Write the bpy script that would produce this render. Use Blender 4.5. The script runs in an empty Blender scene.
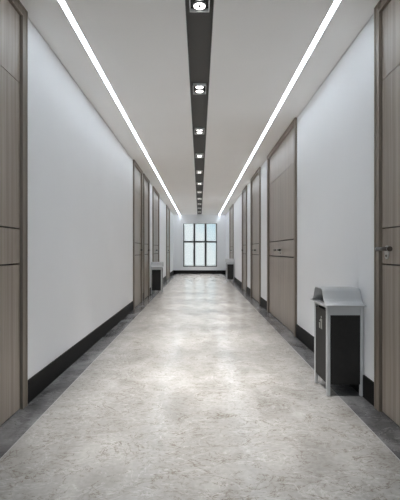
import bpy, bmesh, math, random
from mathutils import Vector
random.seed(4)
sc = bpy.context.scene
C = sc.collection

# ------------------------------------------------------------------ dimensions (metres)
W = 1.2          # half corridor width
H = 2.70         # ceiling height
Y0, Y1 = -1.6, 16.9
CAMZ = 1.063

# ------------------------------------------------------------------ materials
def new_mat(name):
    m = bpy.data.materials.new(name); m.use_nodes = True
    nt = m.node_tree; b = nt.nodes['Principled BSDF']
    return m, nt, b

def plain(name, col, rough=.5, metal=0., spec=.5, noise=0., nscale=8.):
    m, nt, b = new_mat(name)
    b.inputs['Roughness'].default_value = rough
    b.inputs['Metallic'].default_value = metal
    b.inputs['Specular IOR Level'].default_value = spec
    if noise:
        tc = nt.nodes.new('ShaderNodeTexCoord'); n = nt.nodes.new('ShaderNodeTexNoise')
        n.inputs['Scale'].default_value = nscale; n.inputs['Detail'].default_value = 4
        r = nt.nodes.new('ShaderNodeValToRGB')
        r.color_ramp.elements[0].position = .3; r.color_ramp.elements[1].position = .7
        r.color_ramp.elements[0].color = tuple(c*(1-noise) for c in col)+(1,)
        r.color_ramp.elements[1].color = tuple(min(1, c*(1+noise)) for c in col)+(1,)
        nt.links.new(tc.outputs['Object'], n.inputs['Vector'])
        nt.links.new(n.outputs['Fac'], r.inputs['Fac'])
        nt.links.new(r.outputs['Color'], b.inputs['Base Color'])
    else:
        b.inputs['Base Color'].default_value = tuple(col)+(1,)
    return m

def emit(name, col, s):
    m, nt, b = new_mat(name)
    b.inputs['Base Color'].default_value = (.8, .8, .8, 1)
    b.inputs['Emission Color'].default_value = tuple(col)+(1,)
    b.inputs['Emission Strength'].default_value = s
    return m

def ramp(nt, pts):
    r = nt.nodes.new('ShaderNodeValToRGB'); cr = r.color_ramp
    while len(cr.elements) < len(pts): cr.elements.new(.5)
    for e, (p, c) in zip(cr.elements, pts):
        e.position = p; e.color = tuple(c)+(1,)
    return r

def wood(name, dark, mid, light):
    m, nt, b = new_mat(name); L = nt.links
    tc = nt.nodes.new('ShaderNodeTexCoord')
    oi = nt.nodes.new('ShaderNodeNewGeometry')
    mp = nt.nodes.new('ShaderNodeMapping'); mp.inputs['Scale'].default_value = (34, 34, .35)
    L.new(oi.outputs['Position'], mp.inputs['Vector'])
    n1 = nt.nodes.new('ShaderNodeTexNoise'); n1.inputs['Scale'].default_value = 1.0
    n1.inputs['Detail'].default_value = 5; n1.inputs['Roughness'].default_value = .6; n1.inputs['Distortion'].default_value = .25
    L.new(mp.outputs['Vector'], n1.inputs['Vector'])
    mp2 = nt.nodes.new('ShaderNodeMapping'); mp2.inputs['Scale'].default_value = (160, 160, 2.2)
    L.new(oi.outputs['Position'], mp2.inputs['Vector'])
    n2 = nt.nodes.new('ShaderNodeTexNoise'); n2.inputs['Scale'].default_value = 1.0; n2.inputs['Detail'].default_value = 3
    L.new(mp2.outputs['Vector'], n2.inputs['Vector'])
    mx = nt.nodes.new('ShaderNodeMix'); mx.data_type = 'FLOAT'; mx.inputs[0].default_value = .35
    L.new(n1.outputs['Fac'], mx.inputs[2]); L.new(n2.outputs['Fac'], mx.inputs[3])
    r = ramp(nt, [(.34, dark), (.5, mid), (.66, light)])
    L.new(mx.outputs[0], r.inputs['Fac']); L.new(r.outputs['Color'], b.inputs['Base Color'])
    b.inputs['Roughness'].default_value = .38
    b.inputs['Specular IOR Level'].default_value = .5
    bp = nt.nodes.new('ShaderNodeBump'); bp.inputs['Strength'].default_value = .08; bp.inputs['Distance'].default_value = .002
    L.new(n2.outputs['Fac'], bp.inputs['Height']); L.new(bp.outputs['Normal'], b.inputs['Normal'])
    return m

def marble(name, c_lo, c_mid, c_hi, vein, vein_amt, rough, spec, pale=None):
    m, nt, b = new_mat(name); L = nt.links
    g = nt.nodes.new('ShaderNodeNewGeometry')
    def mapping(s, rz=0.5):
        mp = nt.nodes.new('ShaderNodeMapping'); mp.inputs['Scale'].default_value = s
        mp.inputs['Rotation'].default_value = (0, 0, rz)
        L.new(g.outputs['Position'], mp.inputs['Vector']); return mp
    mp = mapping((1.7, 1.0, 1))
    n1 = nt.nodes.new('ShaderNodeTexNoise'); n1.inputs['Scale'].default_value = 2.6
    n1.inputs['Detail'].default_value = 8; n1.inputs['Roughness'].default_value = .455; n1.inputs['Distortion'].default_value = .7
    L.new(mp.outputs['Vector'], n1.inputs['Vector'])
    r = ramp(nt, [(.32, c_lo), (.5, c_mid), (.68, c_hi)])
    L.new(n1.outputs['Fac'], r.inputs['Fac'])
    col = r.outputs['Color']
    # fine veins: the zero crossings of warped noise
    for sc_, wd, amt, rz, vc in ((3.4, .009, vein_amt, .35, vein), (8.5, .014, vein_amt*.8, -.5, vein), (3.0, .016, vein_amt*.4, 1.1, pale or vein)):
        mpv = mapping((1.0, 1.9, 1), rz)
        nv = nt.nodes.new('ShaderNodeTexNoise'); nv.inputs['Scale'].default_value = sc_
        nv.inputs['Detail'].default_value = 7; nv.inputs['Roughness'].default_value = .6; nv.inputs['Distortion'].default_value = 1.1
        L.new(mpv.outputs['Vector'], nv.inputs['Vector'])
        s = nt.nodes.new('ShaderNodeMath'); s.operation = 'SUBTRACT'; s.inputs[1].default_value = .5
        L.new(nv.outputs['Fac'], s.inputs[0])
        a = nt.nodes.new('ShaderNodeMath'); a.operation = 'ABSOLUTE'; L.new(s.outputs[0], a.inputs[0])
        mr = nt.nodes.new('ShaderNodeMapRange'); mr.inputs['From Min'].default_value = 0; mr.inputs['From Max'].default_value = wd
        mr.inputs['To Min'].default_value = 1; mr.inputs['To Max'].default_value = 0
        L.new(a.outputs[0], mr.inputs['Value'])
        # break the veins up
        nb = nt.nodes.new('ShaderNodeTexNoise'); nb.inputs['Scale'].default_value = 3.7; nb.inputs['Detail'].default_value = 3
        L.new(mpv.outputs['Vector'], nb.inputs['Vector'])
        br = nt.nodes.new('ShaderNodeMapRange'); br.inputs['From Min'].default_value = .42; br.inputs['From Max'].default_value = .455
        br.inputs['To Max'].default_value = amt
        L.new(nb.outputs['Fac'], br.inputs['Value'])
        mu = nt.nodes.new('ShaderNodeMath'); mu.operation = 'MULTIPLY'
        L.new(mr.outputs[0], mu.inputs[0]); L.new(br.outputs[0], mu.inputs[1])
        mx = nt.nodes.new('ShaderNodeMix'); mx.data_type = 'RGBA'
        L.new(mu.outputs[0], mx.inputs[0]); L.new(col, mx.inputs[6]); mx.inputs[7].default_value = tuple(vc)+(1,)
        col = mx.outputs[2]
    # speckle
    ns = nt.nodes.new('ShaderNodeTexNoise'); ns.inputs['Scale'].default_value = 42; ns.inputs['Detail'].default_value = 4
    L.new(g.outputs['Position'], ns.inputs['Vector'])
    rs = ramp(nt, [(.3, (.90, .90, .90)), (.7, (1.08, 1.08, 1.08))]); L.new(ns.outputs['Fac'], rs.inputs['Fac'])
    mm = nt.nodes.new('ShaderNodeMix'); mm.data_type = 'RGBA'; mm.blend_type = 'MULTIPLY'; mm.inputs[0].default_value = 1
    L.new(col, mm.inputs[6]); L.new(rs.outputs['Color'], mm.inputs[7])
    L.new(mm.outputs[2], b.inputs['Base Color'])
    rr = nt.nodes.new('ShaderNodeMapRange'); rr.inputs['To Min'].default_value = rough*.85; rr.inputs['To Max'].default_value = rough*1.2
    L.new(n1.outputs['Fac'], rr.inputs['Value']); L.new(rr.outputs[0], b.inputs['Roughness'])
    b.inputs['Specular IOR Level'].default_value = spec
    return m

M = {}
M['wall'] = plain('wall_paint', (.91, .915, .93), .75, noise=.012, nscale=1.5)
M['ceiling'] = plain('ceiling_paint', (.95, .935, .915), .8, noise=.01, nscale=1.5)
M['wood'] = wood('taupe_oak_veneer', (.245, .203, .166), (.335, .283, .236), (.42, .362, .308))
M['frame_wood'] = wood('darker_oak_frame', (.17, .135, .106), (.22, .180, .145), (.27, .226, .186))
M['groove'] = plain('groove_black', (.022, .018, .015), .6)  # black put in for the shade inside door grooves and leaf gaps
M['skirting'] = plain('black_skirting', (.008, .0075, .0075), .6, spec=.2, noise=.15, nscale=20)
M['marble'] = marble('pale_grey_marble', (.275, .264, .251), (.327, .315, .300), (.38, .367, .351), (.14, .11, .085), .9, .21, .34, (.54, .525, .51))
M['border'] = marble('dark_grey_marble', (.085, .084, .086), (.155, .153, .156), (.25, .248, .252), (.035, .035, .038), .75, .2, .45, (.36, .36, .37))
M['joint'] = plain('pale_metal_joint', (.26, .255, .25), .4)
M['grout'] = plain('tile_joint', (.27, .262, .252), .5)
M['channel'] = plain('charcoal_channel', (.092, .089, .083), .7)
M['chan_edge'] = plain('pale_channel_edge', (.75, .75, .74), .5)
M['led'] = emit('led_diffuser', (.80, .90, 1.0), 6.2)
M['lamp'] = emit('lamp_glow', (1.0, .97, .93), 2.2)
M['bezel'] = plain('silver_bezel', (.92, .92, .92), .6)
M['black'] = plain('matt_black', (.012, .012, .012), .6)
M['reflector'] = plain('lamp_reflector', (.25, .25, .25), .4)
M['steel'] = plain('satin_steel', (.60, .602, .61), .5, .05, noise=.03, nscale=5)
M['bin_black'] = plain('black_panel', (.024, .022, .0215), .6, spec=.3, noise=.1, nscale=30)
M['bin_in'] = plain('dark_liner', (.012, .012, .012), .6)
M['symbol'] = plain('pale_print', (.36, .36, .34), .5)
M['bronze'] = plain('dark_bronze', (.085, .075, .068), .32, .7)
M['chrome'] = plain('brushed_nickel', (.55, .54, .52), .28, .85)
M['win'] = plain('charcoal_window_frame', (.012, .016, .018), .5)
M['sash'] = plain('white_sash', (.85, .86, .87), .5)

def glass():
    m, nt, b = new_mat('window_glass')
    t = nt.nodes.new('ShaderNodeBsdfTransparent'); t.inputs['Color'].default_value = (.97, .99, .99, 1)
    g = nt.nodes.new('ShaderNodeBsdfGlossy'); g.inputs['Roughness'].default_value = .3
    f = nt.nodes.new('ShaderNodeFresnel'); f.inputs['IOR'].default_value = 1.45
    mx = nt.nodes.new('ShaderNodeMixShader')
    out = nt.nodes['Material Output']; nt.nodes.remove(b)
    fm_ = nt.nodes.new('ShaderNodeMath'); fm_.operation = 'MULTIPLY'; fm_.inputs[1].default_value = .3; nt.links.new(f.outputs[0], fm_.inputs[0]); nt.links.new(fm_.outputs[0], mx.inputs[0]); nt.links.new(t.outputs[0], mx.inputs[1]); nt.links.new(g.outputs[0], mx.inputs[2])
    nt.links.new(mx.outputs[0], out.inputs['Surface'])
    return m
M['glass'] = glass()

# ------------------------------------------------------------------ mesh helpers
class MB:
    def __init__(s): s.v = []; s.f = []; s.mi = []
    def box(s, x0, x1, y0, y1, z0, z1, mi=0):
        x0, x1 = sorted((x0, x1)); y0, y1 = sorted((y0, y1)); z0, z1 = sorted((z0, z1))
        b = len(s.v)
        s.v += [(x0,y0,z0),(x1,y0,z0),(x1,y1,z0),(x0,y1,z0),(x0,y0,z1),(x1,y0,z1),(x1,y1,z1),(x0,y1,z1)]
        for q in ((3,2,1,0),(4,5,6,7),(0,1,5,4),(1,2,6,5),(2,3,7,6),(3,0,4,7)):
            s.f.append(tuple(b+i for i in q)); s.mi.append(mi)
        return s
    def prism(s, pts, axis, a, b_, mi=0):
        """extrude a closed 2-D outline along an axis; pts are the other two coordinates in order"""
        n = len(pts); base = len(s.v)
        for t in (a, b_):
            for p, q in pts:
                s.v.append({'x': (t,p,q), 'y': (p,t,q), 'z': (p,q,t)}[axis])
        s.f.append(tuple(base+i for i in range(n))); s.mi.append(mi)
        s.f.append(tuple(base+n+i for i in reversed(range(n)))); s.mi.append(mi)
        for i in range(n):
            j = (i+1) % n
            s.f.append((base+i, base+n+i, base+n+j, base+j)); s.mi.append(mi)
        return s
    def cyl(s, p0, p1, r0, r1=None, n=20, mi=0):
        r1 = r0 if r1 is None else r1
        p0 = Vector(p0); p1 = Vector(p1); d = (p1-p0).normalized()
        u = d.orthogonal().normalized(); w = d.cross(u)
        base = len(s.v)
        for p, r in ((p0, r0), (p1, r1)):
            for i in range(n):
                a = 2*math.pi*i/n; s.v.append(tuple(p+u*math.cos(a)*r+w*math.sin(a)*r))
        s.f.append(tuple(base+i for i in reversed(range(n)))); s.mi.append(mi)
        s.f.append(tuple(base+n+i for i in range(n))); s.mi.append(mi)
        for i in range(n):
            j = (i+1) % n
            s.f.append((base+i, base+j, base+n+j, base+n+i)); s.mi.append(mi)
        return s
    def build(s, name, mats, parent=None, bevel=0, smooth=False, kind=None, label=None, cat=None, group=None, loc=None):
        me = bpy.data.meshes.new(name); me.from_pydata(s.v, [], s.f)
        if not isinstance(mats, (list, tuple)): mats = [mats]
        for m in mats: me.materials.append(m)
        for p, i in zip(me.polygons, s.mi): p.material_index = i
        bm = bmesh.new(); bm.from_mesh(me); bmesh.ops.recalc_face_normals(bm, faces=bm.faces); bm.to_mesh(me); bm.free()
        if smooth:
            for p in me.polygons: p.use_smooth = len(p.vertices) == 4
        o = bpy.data.objects.new(name, me); C.objects.link(o)
        if parent: o.parent = parent
        if loc: o.location = loc
        if bevel:
            b = o.modifiers.new('bevel', 'BEVEL'); b.width = bevel; b.segments = 2; b.limit_method = 'ANGLE'
        if kind: o['kind'] = kind
        if label: o['label'] = label
        if cat: o['category'] = cat
        if group: o['group'] = group
        return o

def empty(name, loc, label=None, cat=None, group=None, kind=None):
    o = bpy.data.objects.new(name, None); C.objects.link(o); o.location = loc; o.empty_display_size = .1
    if kind: o['kind'] = kind
    if label: o['label'] = label
    if cat: o['category'] = cat
    if group: o['group'] = group
    return o

def copy_tree(o, parent=None):
    c = o.copy(); C.objects.link(c); c.parent = parent
    for ch in list(o.children): copy_tree(ch, c)
    return c

S = 'structure'
# ------------------------------------------------------------------ doors (y0, y1 of the whole frame, double?, handle at far end?)
LEFT = [(1.54, 2.54, False, False), (6.66, 7.66, False, True), (7.86, 8.72, False, True), (9.43, 10.83, True, True), (13.25, 14.75, True, True)]
RIGHT = [(1.50, 2.50, False, True), (4.55, 6.44, True, True), (7.24, 8.52, True, True), (9.31, 10.27, False, True), (13.0, 14.5, True, True)]

# ------------------------------------------------------------------ room shell
fl = MB()
fl.box(-1.012, 1.012, Y0, Y1, -.05, 0, 0)
fl.box(-W-.15, -1.018, Y0, Y1, -.05, 0, 1); fl.box(1.018, W+.15, Y0, Y1, -.05, 0, 1)
fl.box(-1.018, -1.012, Y0, Y1, -.05, 0, 2); fl.box(1.012, 1.018, Y0, Y1, -.05, 0, 2)
fl.build('floor', [M['marble'], M['border'], M['joint']], kind=S, label='polished pale grey marble corridor floor with dark grey marble borders', cat='floor')

cl = MB()
LX0, LX1 = .886, .926       # led slot
CW = .094                   # half width of the dark channel
for s in (-1, 1):
    cl.box(s*(CW+.004), s*LX0, Y0, Y1, H, H+.10)
    cl.box(s*LX1, s*(W+.15), Y0, Y1, H, H+.10)
    cl.box(s*LX0, s*LX1, Y0, Y1, H+.03, H+.10)
cl.box(-CW-.004, CW+.004, Y0, Y1, H+.12, H+.16)
cl.box(-W-.15, W+.15, Y0, Y1, H+.10, H+.12) if False else None
cl.build('ceiling', M['ceiling'], kind=S, label='flat off-white plaster ceiling of the corridor', cat='ceiling')

ch = MB()
ch.box(-CW, CW, Y0, Y1, H+.028, H+.034, 0)
for s in (-1, 1):
    ch.box(s*(CW-.003), s*CW, Y0, Y1, H, H+.028, 0)
    ch.box(s*CW, s*(CW+.004), Y0, Y1, H-.0015, H+.12, 1)
ch.build('trim_1', [M['channel'], M['chan_edge']], kind=S, label='charcoal recessed channel down the middle of the ceiling', cat='ceiling channel')

def wall_side(name, s, doors, label):
    m = MB(); y = Y0
    cuts = sorted(doors) + [(Y1, Y1)]
    for d in cuts:
        a, b = y, d[0]
        m.box(s*W, s*(W+.02), a, b, 0, H-.007)
        m.box(s*(W+.02), s*(W+.15), a, b, 0, H)
        y = d[1]
    return m.build(name, M['wall'], kind=S, label=label, cat='wall')
wall_side('wall_left', -1, LEFT, 'white painted corridor wall on the left between wooden doors')
wall_side('wall_right', 1, RIGHT, 'white painted corridor wall on the right behind the nearest bin')

# window opening
WX0, WX1, WZ0, WZ1 = -.742, .800, .323, 2.296
e = MB()
e.box(-W-.15, WX0, Y1, Y1+.16, -.05, H+.16); e.box(WX1, W+.15, Y1, Y1+.16, -.05, H+.16)
e.box(WX0, WX1, Y1, Y1+.16, -.05, WZ0); e.box(WX0, WX1, Y1, Y1+.16, WZ1, H+.16)
e.build('wall_end', M['wall'], kind=S, label='white end wall with the six-pane window', cat='wall')
bk = MB(); BX, BZ0, BZ1 = 1.08, .25, 2.60  # opening added so fill daylight enters from behind the camera
bk.box(-W-.15, -BX, Y0-.12, Y0, -.05, H+.16); bk.box(BX, W+.15, Y0-.12, Y0, -.05, H+.16)
bk.box(-BX, BX, Y0-.12, Y0, -.05, BZ0); bk.box(-BX, BX, Y0-.12, Y0, BZ1, H+.16)
bk.build('wall_back', M['wall'], kind=S, label='white wall with a wide window behind the viewer', cat='wall')
bw = empty('window_2', (0, Y0, 0), 'wide window with thin charcoal frame behind the viewer', 'window', kind=S)  # added window, brightens the surfaces that face the camera
bf = MB()
for x in (-BX, -.375, .335, BX-.04): bf.box(x, x+.04, -.08, -.03, BZ0, BZ1)
for z in (BZ0, 1.5, BZ1-.04): bf.box(-BX+.04, BX-.04, -.075, -.035, z, z+.04)
bf.build('window_frame', M['win'], bw)
MB().box(-BX+.03, BX-.03, -.06, -.055, BZ0+.03, BZ1-.03).build('pane', M['glass'], bw)

def skirting(name, s, doors, label):
    m = MB(); y = Y0
    for d in sorted(doors) + [(Y1-.012, Y1)]:
        if d[0]-y > .01:
            m.box(s*(W-.012), s*W, y, d[0], 0, .158)
        y = d[1]
    return m.build(name, M['skirting'], kind=S, label=label, cat='baseboard')
skirting('baseboard_left', -1, LEFT, 'black skirting board along the left wall')
skirting('baseboard_right', 1, RIGHT, 'black skirting board along the right wall')
MB().box(-W, W, Y1-.012, Y1, 0, .158).build('baseboard_end', M['skirting'], kind=S, label='black skirting board under the end window', cat='baseboard')

# ------------------------------------------------------------------ window
w = empty('window_1', (0, Y1, 0), 'six-pane window with thin charcoal frame in the end wall', 'window', kind=S)
fm = MB()
yb0, yb1 = .012, .062      # local y behind the wall face
fm.box(WX0, WX0+.036, yb0, yb1, WZ0, WZ1); fm.box(WX1-.036, WX1, yb0, yb1, WZ0, WZ1)
fm.box(WX0, WX1, yb0, yb1, WZ0, WZ0+.034); fm.box(WX0, WX1, yb0, yb1, WZ1-.012, WZ1)
fm.build('window_frame', M['win'], w)
MX = (-.237, .279); TZ = 1.458
for k in MX: MB().box(k-.032, k+.032, yb0-.004, yb1, WZ0+.034, WZ1-.012).build('mullion', M['win'], w)
MB().box(WX0+.036, WX1-.036, yb0-.006, yb1, TZ-.03, TZ+.03).build('transom_bar', M['win'], w)
sa = MB()
cols = [(WX0+.036, MX[0]-.028), (MX[0]+.028, MX[1]-.028), (MX[1]+.028, WX1-.036)]
rows = [(WZ0+.034, TZ-.03), (TZ+.03, WZ1-.012)]
t = .026
for a, b in cols:
    for c, d in rows:
        sa.box(a, a+t, yb0+.01, yb1-.01, c, d); sa.box(b-t, b, yb0+.01, yb1-.01, c, d)
        sa.box(a+t, b-t, yb0+.01, yb1-.01, c, c+t); sa.box(a+t, b-t, yb0+.01, yb1-.01, d-.008, d)
sa.build('sash', M['sash'], w, label='white inner sash')
gl = MB()
for a, b in cols:
    for c, d in rows: gl.box(a+t, b-t, .034, .040, c+t, d-.008)
gl.build('pane', M['glass'], w)

# ------------------------------------------------------------------ doors
def lever(s, y, z, into, leaf):
    """rose + keyhole + lever; s = side, lever points towards `into` (+1/-1 in y)"""
    x = s*W
    pl = []
    for k in range(24):
        a_ = 2*math.pi*k/24
        pl.append((y+.025*math.cos(a_), z-.022+(.018 if math.sin(a_) >= 0 else -.018)+.025*math.sin(a_)))
    r = MB().prism(pl, 'x', x, x-s*.007)
    r.cyl((x-s*.007, y, z-.044), (x-s*.010, y, z-.044), .009, .008, 16, 1)
    ro = r.build('escutcheon', [M['chrome'], M['bronze']], leaf, bevel=.002, label='brushed nickel plate with keyhole')
    h = MB()
    h.cyl((x-s*.007, y, z), (x-s*.048, y, z), .0105, .0105, 16)
    h.cyl((x-s*.048, y-into*.034, z), (x-s*.048, y+into*.118, z), .0125, .0125, 20)
    h.cyl((x-s*.048, y+into*.112, z), (x-s*.048, y+into*.128, z), .0155, .0150, 20)
    h.cyl((x-s*.048, y-into*.034, z), (x-s*.048, y-into*.040, z), .0130, .0125, 20, 1)
    ho = h.build('door_handle', [M['bronze'], M['chrome']], leaf, smooth=True, label='dark bronze lever handle')
    return ro, ho

G1, G2, TR = .974, 1.208, 2.180
HW = .062
def door(n, s, y0, y1, double, far, label, group):
    near = y1 < 3; HW = .062 if near else .082; g = .0045 if near else .0075; PR = .018 if near else .024; hx = .066 if near else .11
    o = empty('door_%d' % n, (s*W, (y0+y1)/2, 0), label, 'door', kind=S)
    off = Vector((-s*W, -(y0+y1)/2, 0))
    def put(m, name, mats, parent, **k):
        ob = m.build(name, mats, parent, **k); 
        if parent is o: ob.location = off
        return ob
    f = MB(); x0, x1 = s*(W-PR), s*(W+.13)
    f.box(x0, x1, y0, y0+HW, 0, H); f.box(x0, x1, y1-HW, y1, 0, H)
    f.box(x0, x1, y0+HW, y1-HW, H-.064, H)
    # raised outer edge of the moulding
    f.box(s*(W-PR-.004), x0, y0, y0+.018, 0, H); f.box(s*(W-PR-.004), x0, y1-.018, y1, 0, H)
    f.box(s*(W-PR-.004), x0, y0+.018, y1-.018, H-.018, H)
    put(f, 'door_frame', M['frame_wood'], o, bevel=.003)
    st = MB().box(s*(W+.045), s*(W+.06), y0+HW, y1-HW, 0, H-.064)
    put(st, 'door_stop', M['groove'], o)  # added black sheet: blocks leaking light and darkens the gaps round the leaf
    a, b = y0+HW+.008, y1-HW-.008
    t_ = MB().box(s*W, s*(W+.044), a, b, TR+.004, H-.064-.005)
    put(t_, 'transom_panel', M['wood'], o)
    spans = [(a, b)] if not double else [(a, (a+b)/2-.0025), ((a+b)/2+.0025, b)]
    for i, (p, q) in enumerate(spans):
        l = MB()
        for c, d in ((.008, G1-g), (G1+g, G2-g), (G2+g, TR-.002)):
            l.box(s*W, s*(W+.03), p, q, c, d, 0)
        l.box(s*(W+.03), s*(W+.044), p, q, .008, TR-.002, 1)
        lf = put(l, 'door_leaf', [M['wood'], M['groove']], o)
        if double:
            if i == 0: lever(s, q-.060, 1.070, -1, lf)
            else: lever(s, p+.060, 1.070, 1, lf)
        else:
            if far: lever(s, q-hx, 1.073, -1, lf)
            else: lever(s, p+hx, 1.073, 1, lf)
    return o

LL = ['cropped taupe wooden door at the left edge of the photo',
      'taupe wooden door on the left wall, first beyond the long white stretch',
      'taupe wooden door on the left wall, just before the left bin',
      'taupe wooden double door on the left wall, just beyond the left bin',
      'farthest taupe wooden door on the left wall, next to the end window']
RL = ['cropped taupe wooden door with bronze lever handle, beside the nearest bin',
      'wide taupe wooden double door on the right wall, just beyond the nearest bin',
      'taupe wooden double door on the right wall, second beyond the nearest bin',
      'narrow taupe wooden door on the right wall before the farthest bin',
      'farthest taupe wooden door on the right wall, behind the farthest bin']
n = 1
for k, (a, b, d, far) in enumerate(LEFT): door(n, -1, a, b, d, far, LL[k], None); n += 1
for k, (a, b, d, far) in enumerate(RIGHT): door(n, 1, a, b, d, far, RL[k], None); n += 1

# ------------------------------------------------------------------ LED strips
for s, lab in ((-1, 'long white glowing strip light on the left side of the ceiling'), (1, 'long white glowing strip light on the right side of the ceiling')):
    o = empty('strip_light', (s*(LX0+LX1)/2, (Y0+Y1)/2, H), lab, 'light', 'linear ceiling lights')
    hl = (Y1-Y0)/2 - .01
    d = MB().box(-.0195, .0195, -hl, hl, .004, .010)
    d.build('diffuser', M['led'], o)
    h = MB().box(-.0195, .0195, -hl, hl, .011, .028)
    h.build('housing', M['chan_edge'], o)

# ------------------------------------------------------------------ twin downlights
def make_downlight():
    o = empty('twin_downlight', (0, 0, H))
    bz = MB(); a, b, t = .067, .100, .006
    z0, z1 = -.002, .026
    bz.box(-a, -a+t, -b, b, z0, z1); bz.box(a-t, a, -b, b, z0, z1)
    bz.box(-a+t, a-t, -b, -b+t, z0, z1); bz.box(-a+t, a-t, b-t, b, z0, z1)
    bz.build('bezel', M['bezel'], o)
    MB().box(-a+t, a-t, -b+t, b-t, .020, .027).build('housing', M['black'], o)
    for y in (-.049, .049):
        n_ = 32; m = MB(); base = 0
        r_out, r_in = .0435, .037
        # reflector ring
        for r, z in ((r_out, .003), (r_out, .020), (r_in, .020), (r_in+.004, .003)):
            for i in range(n_):
                an = 2*math.pi*i/n_; m.v.append((r*math.cos(an), y+r*math.sin(an), z))
        for k in range(4):
            for i in range(n_):
                j = (i+1) % n_; k2 = (k+1) % 4
                m.f.append((k*n_+i, k*n_+j, k2*n_+j, k2*n_+i)); m.mi.append(0)
        lamp = m.build('lamp', M['reflector'], o, smooth=True)
        MB().cyl((0, y, .012), (0, y, .008), r_in+.002, r_in+.002, 32).build('lens', M['lamp'], lamp)
        MB().cyl((0, y, .008), (0, y, .003), .0115, .009, 16).build('cap', M['black'], lamp)
        ld = bpy.data.lights.new('downlight_beam', 'SPOT'); ld.energy = SPOT_E; ld.spot_size = math.radians(60); ld.spot_blend = 1.0
        ld.shadow_soft_size = .03; ld.color = (1.0, .975, .94)
        lo = bpy.data.objects.new('downlight_beam', ld); C.objects.link(lo); lo.parent = o; lo.location = (0, y, -.01)
    return o
SPOT_E = 95.0
proto = make_downlight()
DL = ['nearest twin downlight, cut off by the top edge of the photo', 'second twin downlight from the top of the photo',
      'third twin downlight from the top of the photo', 'fourth twin downlight from the top of the photo',
      'fifth twin downlight from the top of the photo', 'sixth twin downlight from the top of the photo',
      'seventh twin downlight, fifth before the end window', 'eighth twin downlight, fourth before the end window',
      'ninth twin downlight, third before the end window', 'second to last twin downlight before the end window',
      'last twin downlight in the ceiling channel, nearest the end window']
for k in range(0, 11):
    o = proto if k == 0 else copy_tree(proto)
    o.location = (0, 2.44+1.334*k, H)
    o['category'] = 'downlight'; o['group'] = 'twin downlights in the dark ceiling channel'
    o['label'] = DL[k] if k >= 0 else ('twin downlight overhead, just behind the viewer' if k == -1 else 'twin downlight farthest behind the viewer')

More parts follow.
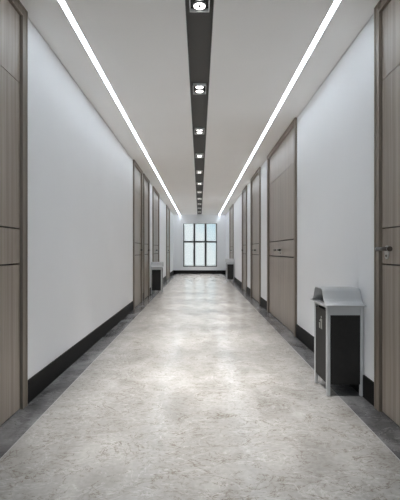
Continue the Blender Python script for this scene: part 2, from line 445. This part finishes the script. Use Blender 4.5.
# ------------------------------------------------------------------ litter bins
def make_bin():
    o = empty('litter_bin', (0, 0, 0))
    X0, X1, Ya, Yb = -.135, .135, -.15, .15
    T = .026; TOP = .662
    for x in (X0, X1-T):
        for y in (Ya, Yb-T):
            MB().box(x, x+T, y, y+T, 0, TOP).build('leg', M['steel'], o, bevel=.003)
    r = MB()
    for y in (Ya+.001, Yb-T+.001):
        r.box(X0+T, X1-T, y, y+T-.002, .592, TOP)
    for x in (X0+.001, X1-T+.001):
        r.box(x, x+T-.002, Ya+T, Yb-T, .642, TOP)
    r.build('top_rail', M['steel'], o)
    zb = .086
    for y, nm in ((Ya+.005, 'front'), (Yb-.013, 'rear')):
        MB().box(X0+T, X1-T, y, y+.008, zb, .592).build('side_panel', M['bin_black'], o)
    for x in (X0+.005, X1-.013):
        MB().box(x, x+.008, Ya+T, Yb-T, zb, .619).build('side_panel', M['bin_black'], o)
    MB().box(X0+.012, X1-.012, Ya+.012, Yb-.012, zb, zb+.01).build('base_plate', M['bin_black'], o)
    # open inner pail below the lid
    p = MB(); q = .022
    p.box(X0+q+.01, X1-q-.01, Ya+q+.01, Yb-q-.01, .50, .505)
    for x in (X0+q+.006, X1-q-.010): p.box(x, x+.004, Ya+q+.006, Yb-q-.006, .50, .655)
    for y in (Ya+q+.006, Yb-q-.010): p.box(X0+q+.010, X1-q-.010, y, y+.004, .50, .655)
    p.build('inner_pail', M['bin_in'], o)
    # flange: thin rim plate with an opening
    f = MB(); a0, a1, b0, b1 = -.155, .137, -.190, .190; z0, z1 = TOP, TOP+.005
    f.box(a0, X0+.03, b0, b1, z0, z1); f.box(X1-.03, a1, b0, b1, z0, z1)
    f.box(X0+.03, X1-.03, b0, Ya+.03, z0, z1); f.box(X0+.03, X1-.03, Yb-.03, b1, z0, z1)
    f.build('rim_plate', M['steel'], o, bevel=.0015)
    # folded lid: arched sheet open at both ends
    ctl = [(-.192, .668), (-.168, .670), (-.148, .676), (-.130, .690), (-.118, .708), (-.106, .734), (-.092, .762), (-.080, .775),
           (-.062, .780), (.062, .780), (.080, .775), (.092, .762), (.106, .734), (.118, .708), (.130, .690), (.148, .676), (.168, .670), (.192, .668)]
    th = .004; outer = ctl; inner = []
    for i, (y, z) in enumerate(ctl):
        p0 = ctl[max(0, i-1)]; p1 = ctl[min(len(ctl)-1, i+1)]
        dy, dz = p1[0]-p0[0], p1[1]-p0[1]; l = math.hypot(dy, dz)
        inner.append((y + dz/l*th, z - dy/l*th) if 0 < i < len(ctl)-1 else (y, z-.001))
    m = MB(); n_ = len(ctl)
    for x in (-.150, .134):
        for y, z in outer: m.v.append((x, y, z))
        for y, z in inner: m.v.append((x, y, z))
    O0, I0, O1, I1 = 0, n_, 2*n_, 3*n_
    for i in range(n_-1):
        m.f += [(O0+i, O0+i+1, O1+i+1, O1+i), (I0+i, I1+i, I1+i+1, I0+i+1), (O0+i, I0+i, I0+i+1, O0+i+1), (O1+i, O1+i+1, I1+i+1, I1+i)]
        m.mi += [0, 0, 0, 0]
    m.f += [(O0, O1, I1, I0), (O0+n_-1, I0+n_-1, I1+n_-1, O1+n_-1)]; m.mi += [0, 0]
    lid = m.build('lid', M['steel'], o)
    for p_ in lid.data.polygons: p_.use_smooth = False
    # printed pictogram on the corridor side: figure dropping litter in a basket
    sym = MB(); xs, xe = X0+.005, X0+.0035
    def poly(pts): sym.prism([(y, z) for y, z in pts], 'x', xs, xe)
    cy = .0; cz = .510
    sym.cyl((xs, cy-.012, cz+.044), (xe, cy-.012, cz+.044), .0095, .0095, 16)
    poly([(cy-.030, cz+.028), (cy-.002, cz+.032), (cy+.006, cz+.018), (cy-.004, cz-.008), (cy-.026, cz-.008)])
    poly([(cy-.002, cz+.031), (cy+.030, cz+.014), (cy+.027, cz+.006), (cy-.002, cz+.018)])
    poly([(cy-.026, cz-.006), (cy-.014, cz-.006), (cy-.020, cz-.046), (cy-.032, cz-.046)])
    poly([(cy-.014, cz-.006), (cy-.004, cz-.006), (cy+.002, cz-.046), (cy-.010, cz-.046)])
    poly([(cy+.012, cz-.004), (cy+.042, cz-.004), (cy+.036, cz-.046), (cy+.018, cz-.046)])
    sym.build('litter_symbol', M['symbol'], o, label='pale printed pictogram')
    return o
b0 = make_bin()
bins = [((1.062, 2.842, 0), 0, 'nearest grey metal bin with black panels, beside the near right door'),
        ((1.056, 12.63+.15, 0), 0, 'farthest grey metal bin with black panels, on the right near the end window'),
        ((-1.056, 9.05+.15, 0), math.pi, 'grey metal bin with black panels standing against the left wall')]
for i, (l, rz, lab) in enumerate(bins):
    o = b0 if i == 0 else copy_tree(b0)
    o.location = l; o.rotation_euler = (0, 0, rz)
    o['label'] = lab; o['category'] = 'bin'; o['group'] = 'litter bins along the corridor'

# ------------------------------------------------------------------ sky outside
wd = bpy.data.worlds.new('World'); sc.world = wd; wd.use_nodes = True
nt = wd.node_tree; L = nt.links; bg = nt.nodes['Background']
tc = nt.nodes.new('ShaderNodeTexCoord')
sx = nt.nodes.new('ShaderNodeSeparateXYZ'); L.new(tc.outputs['Generated'], sx.inputs[0])
nz = nt.nodes.new('ShaderNodeTexNoise'); nz.inputs['Scale'].default_value = 14; nz.inputs['Detail'].default_value = 4
L.new(tc.outputs['Generated'], nz.inputs['Vector'])
# blue grows upwards and to the right, broken by cloud noise
m1 = nt.nodes.new('ShaderNodeMath'); m1.operation = 'MULTIPLY_ADD'; m1.inputs[1].default_value = 11; m1.inputs[2].default_value = -.38
L.new(sx.outputs['Z'], m1.inputs[0])
m2 = nt.nodes.new('ShaderNodeMath'); m2.operation = 'MULTIPLY_ADD'; m2.inputs[1].default_value = 9
L.new(sx.outputs['X'], m2.inputs[0]); L.new(m1.outputs[0], m2.inputs[2])
m3 = nt.nodes.new('ShaderNodeMath'); m3.operation = 'MULTIPLY_ADD'; m3.inputs[1].default_value = 1.6; L.new(nz.outputs['Fac'], m3.inputs[0])
m4 = nt.nodes.new('ShaderNodeMath'); m4.operation = 'SUBTRACT'; m4.inputs[1].default_value = .8
L.new(m2.outputs[0], m3.inputs[2]); L.new(m3.outputs[0], m4.inputs[0])
m4.use_clamp = True
mx = nt.nodes.new('ShaderNodeMix'); mx.data_type = 'RGBA'
L.new(m4.outputs[0], mx.inputs[0]); mx.inputs[6].default_value = (.76, .81, .825, 1); mx.inputs[7].default_value = (.50, .70, .80, 1)
L.new(mx.outputs[2], bg.inputs['Color']); bg.inputs['Strength'].default_value = .455

# ------------------------------------------------------------------ camera
cd = bpy.data.cameras.new('camera'); cam = bpy.data.objects.new('camera', cd); C.objects.link(cam)
cd.sensor_fit = 'HORIZONTAL'; cd.sensor_width = 36; cd.lens = 36*370/400
cd.shift_x = .5/400; cd.shift_y = .5/400
cam.location = (0, 0, CAMZ); cam.rotation_euler = (math.pi/2, 0, 0)
cd.clip_start = .02
sc.camera = cam
sc.view_settings.view_transform = 'Standard'; sc.view_settings.look = 'None'
sc.view_settings.gamma = 1; sc.view_settings.use_curve_mapping = False
sc.view_settings.exposure = 1.2
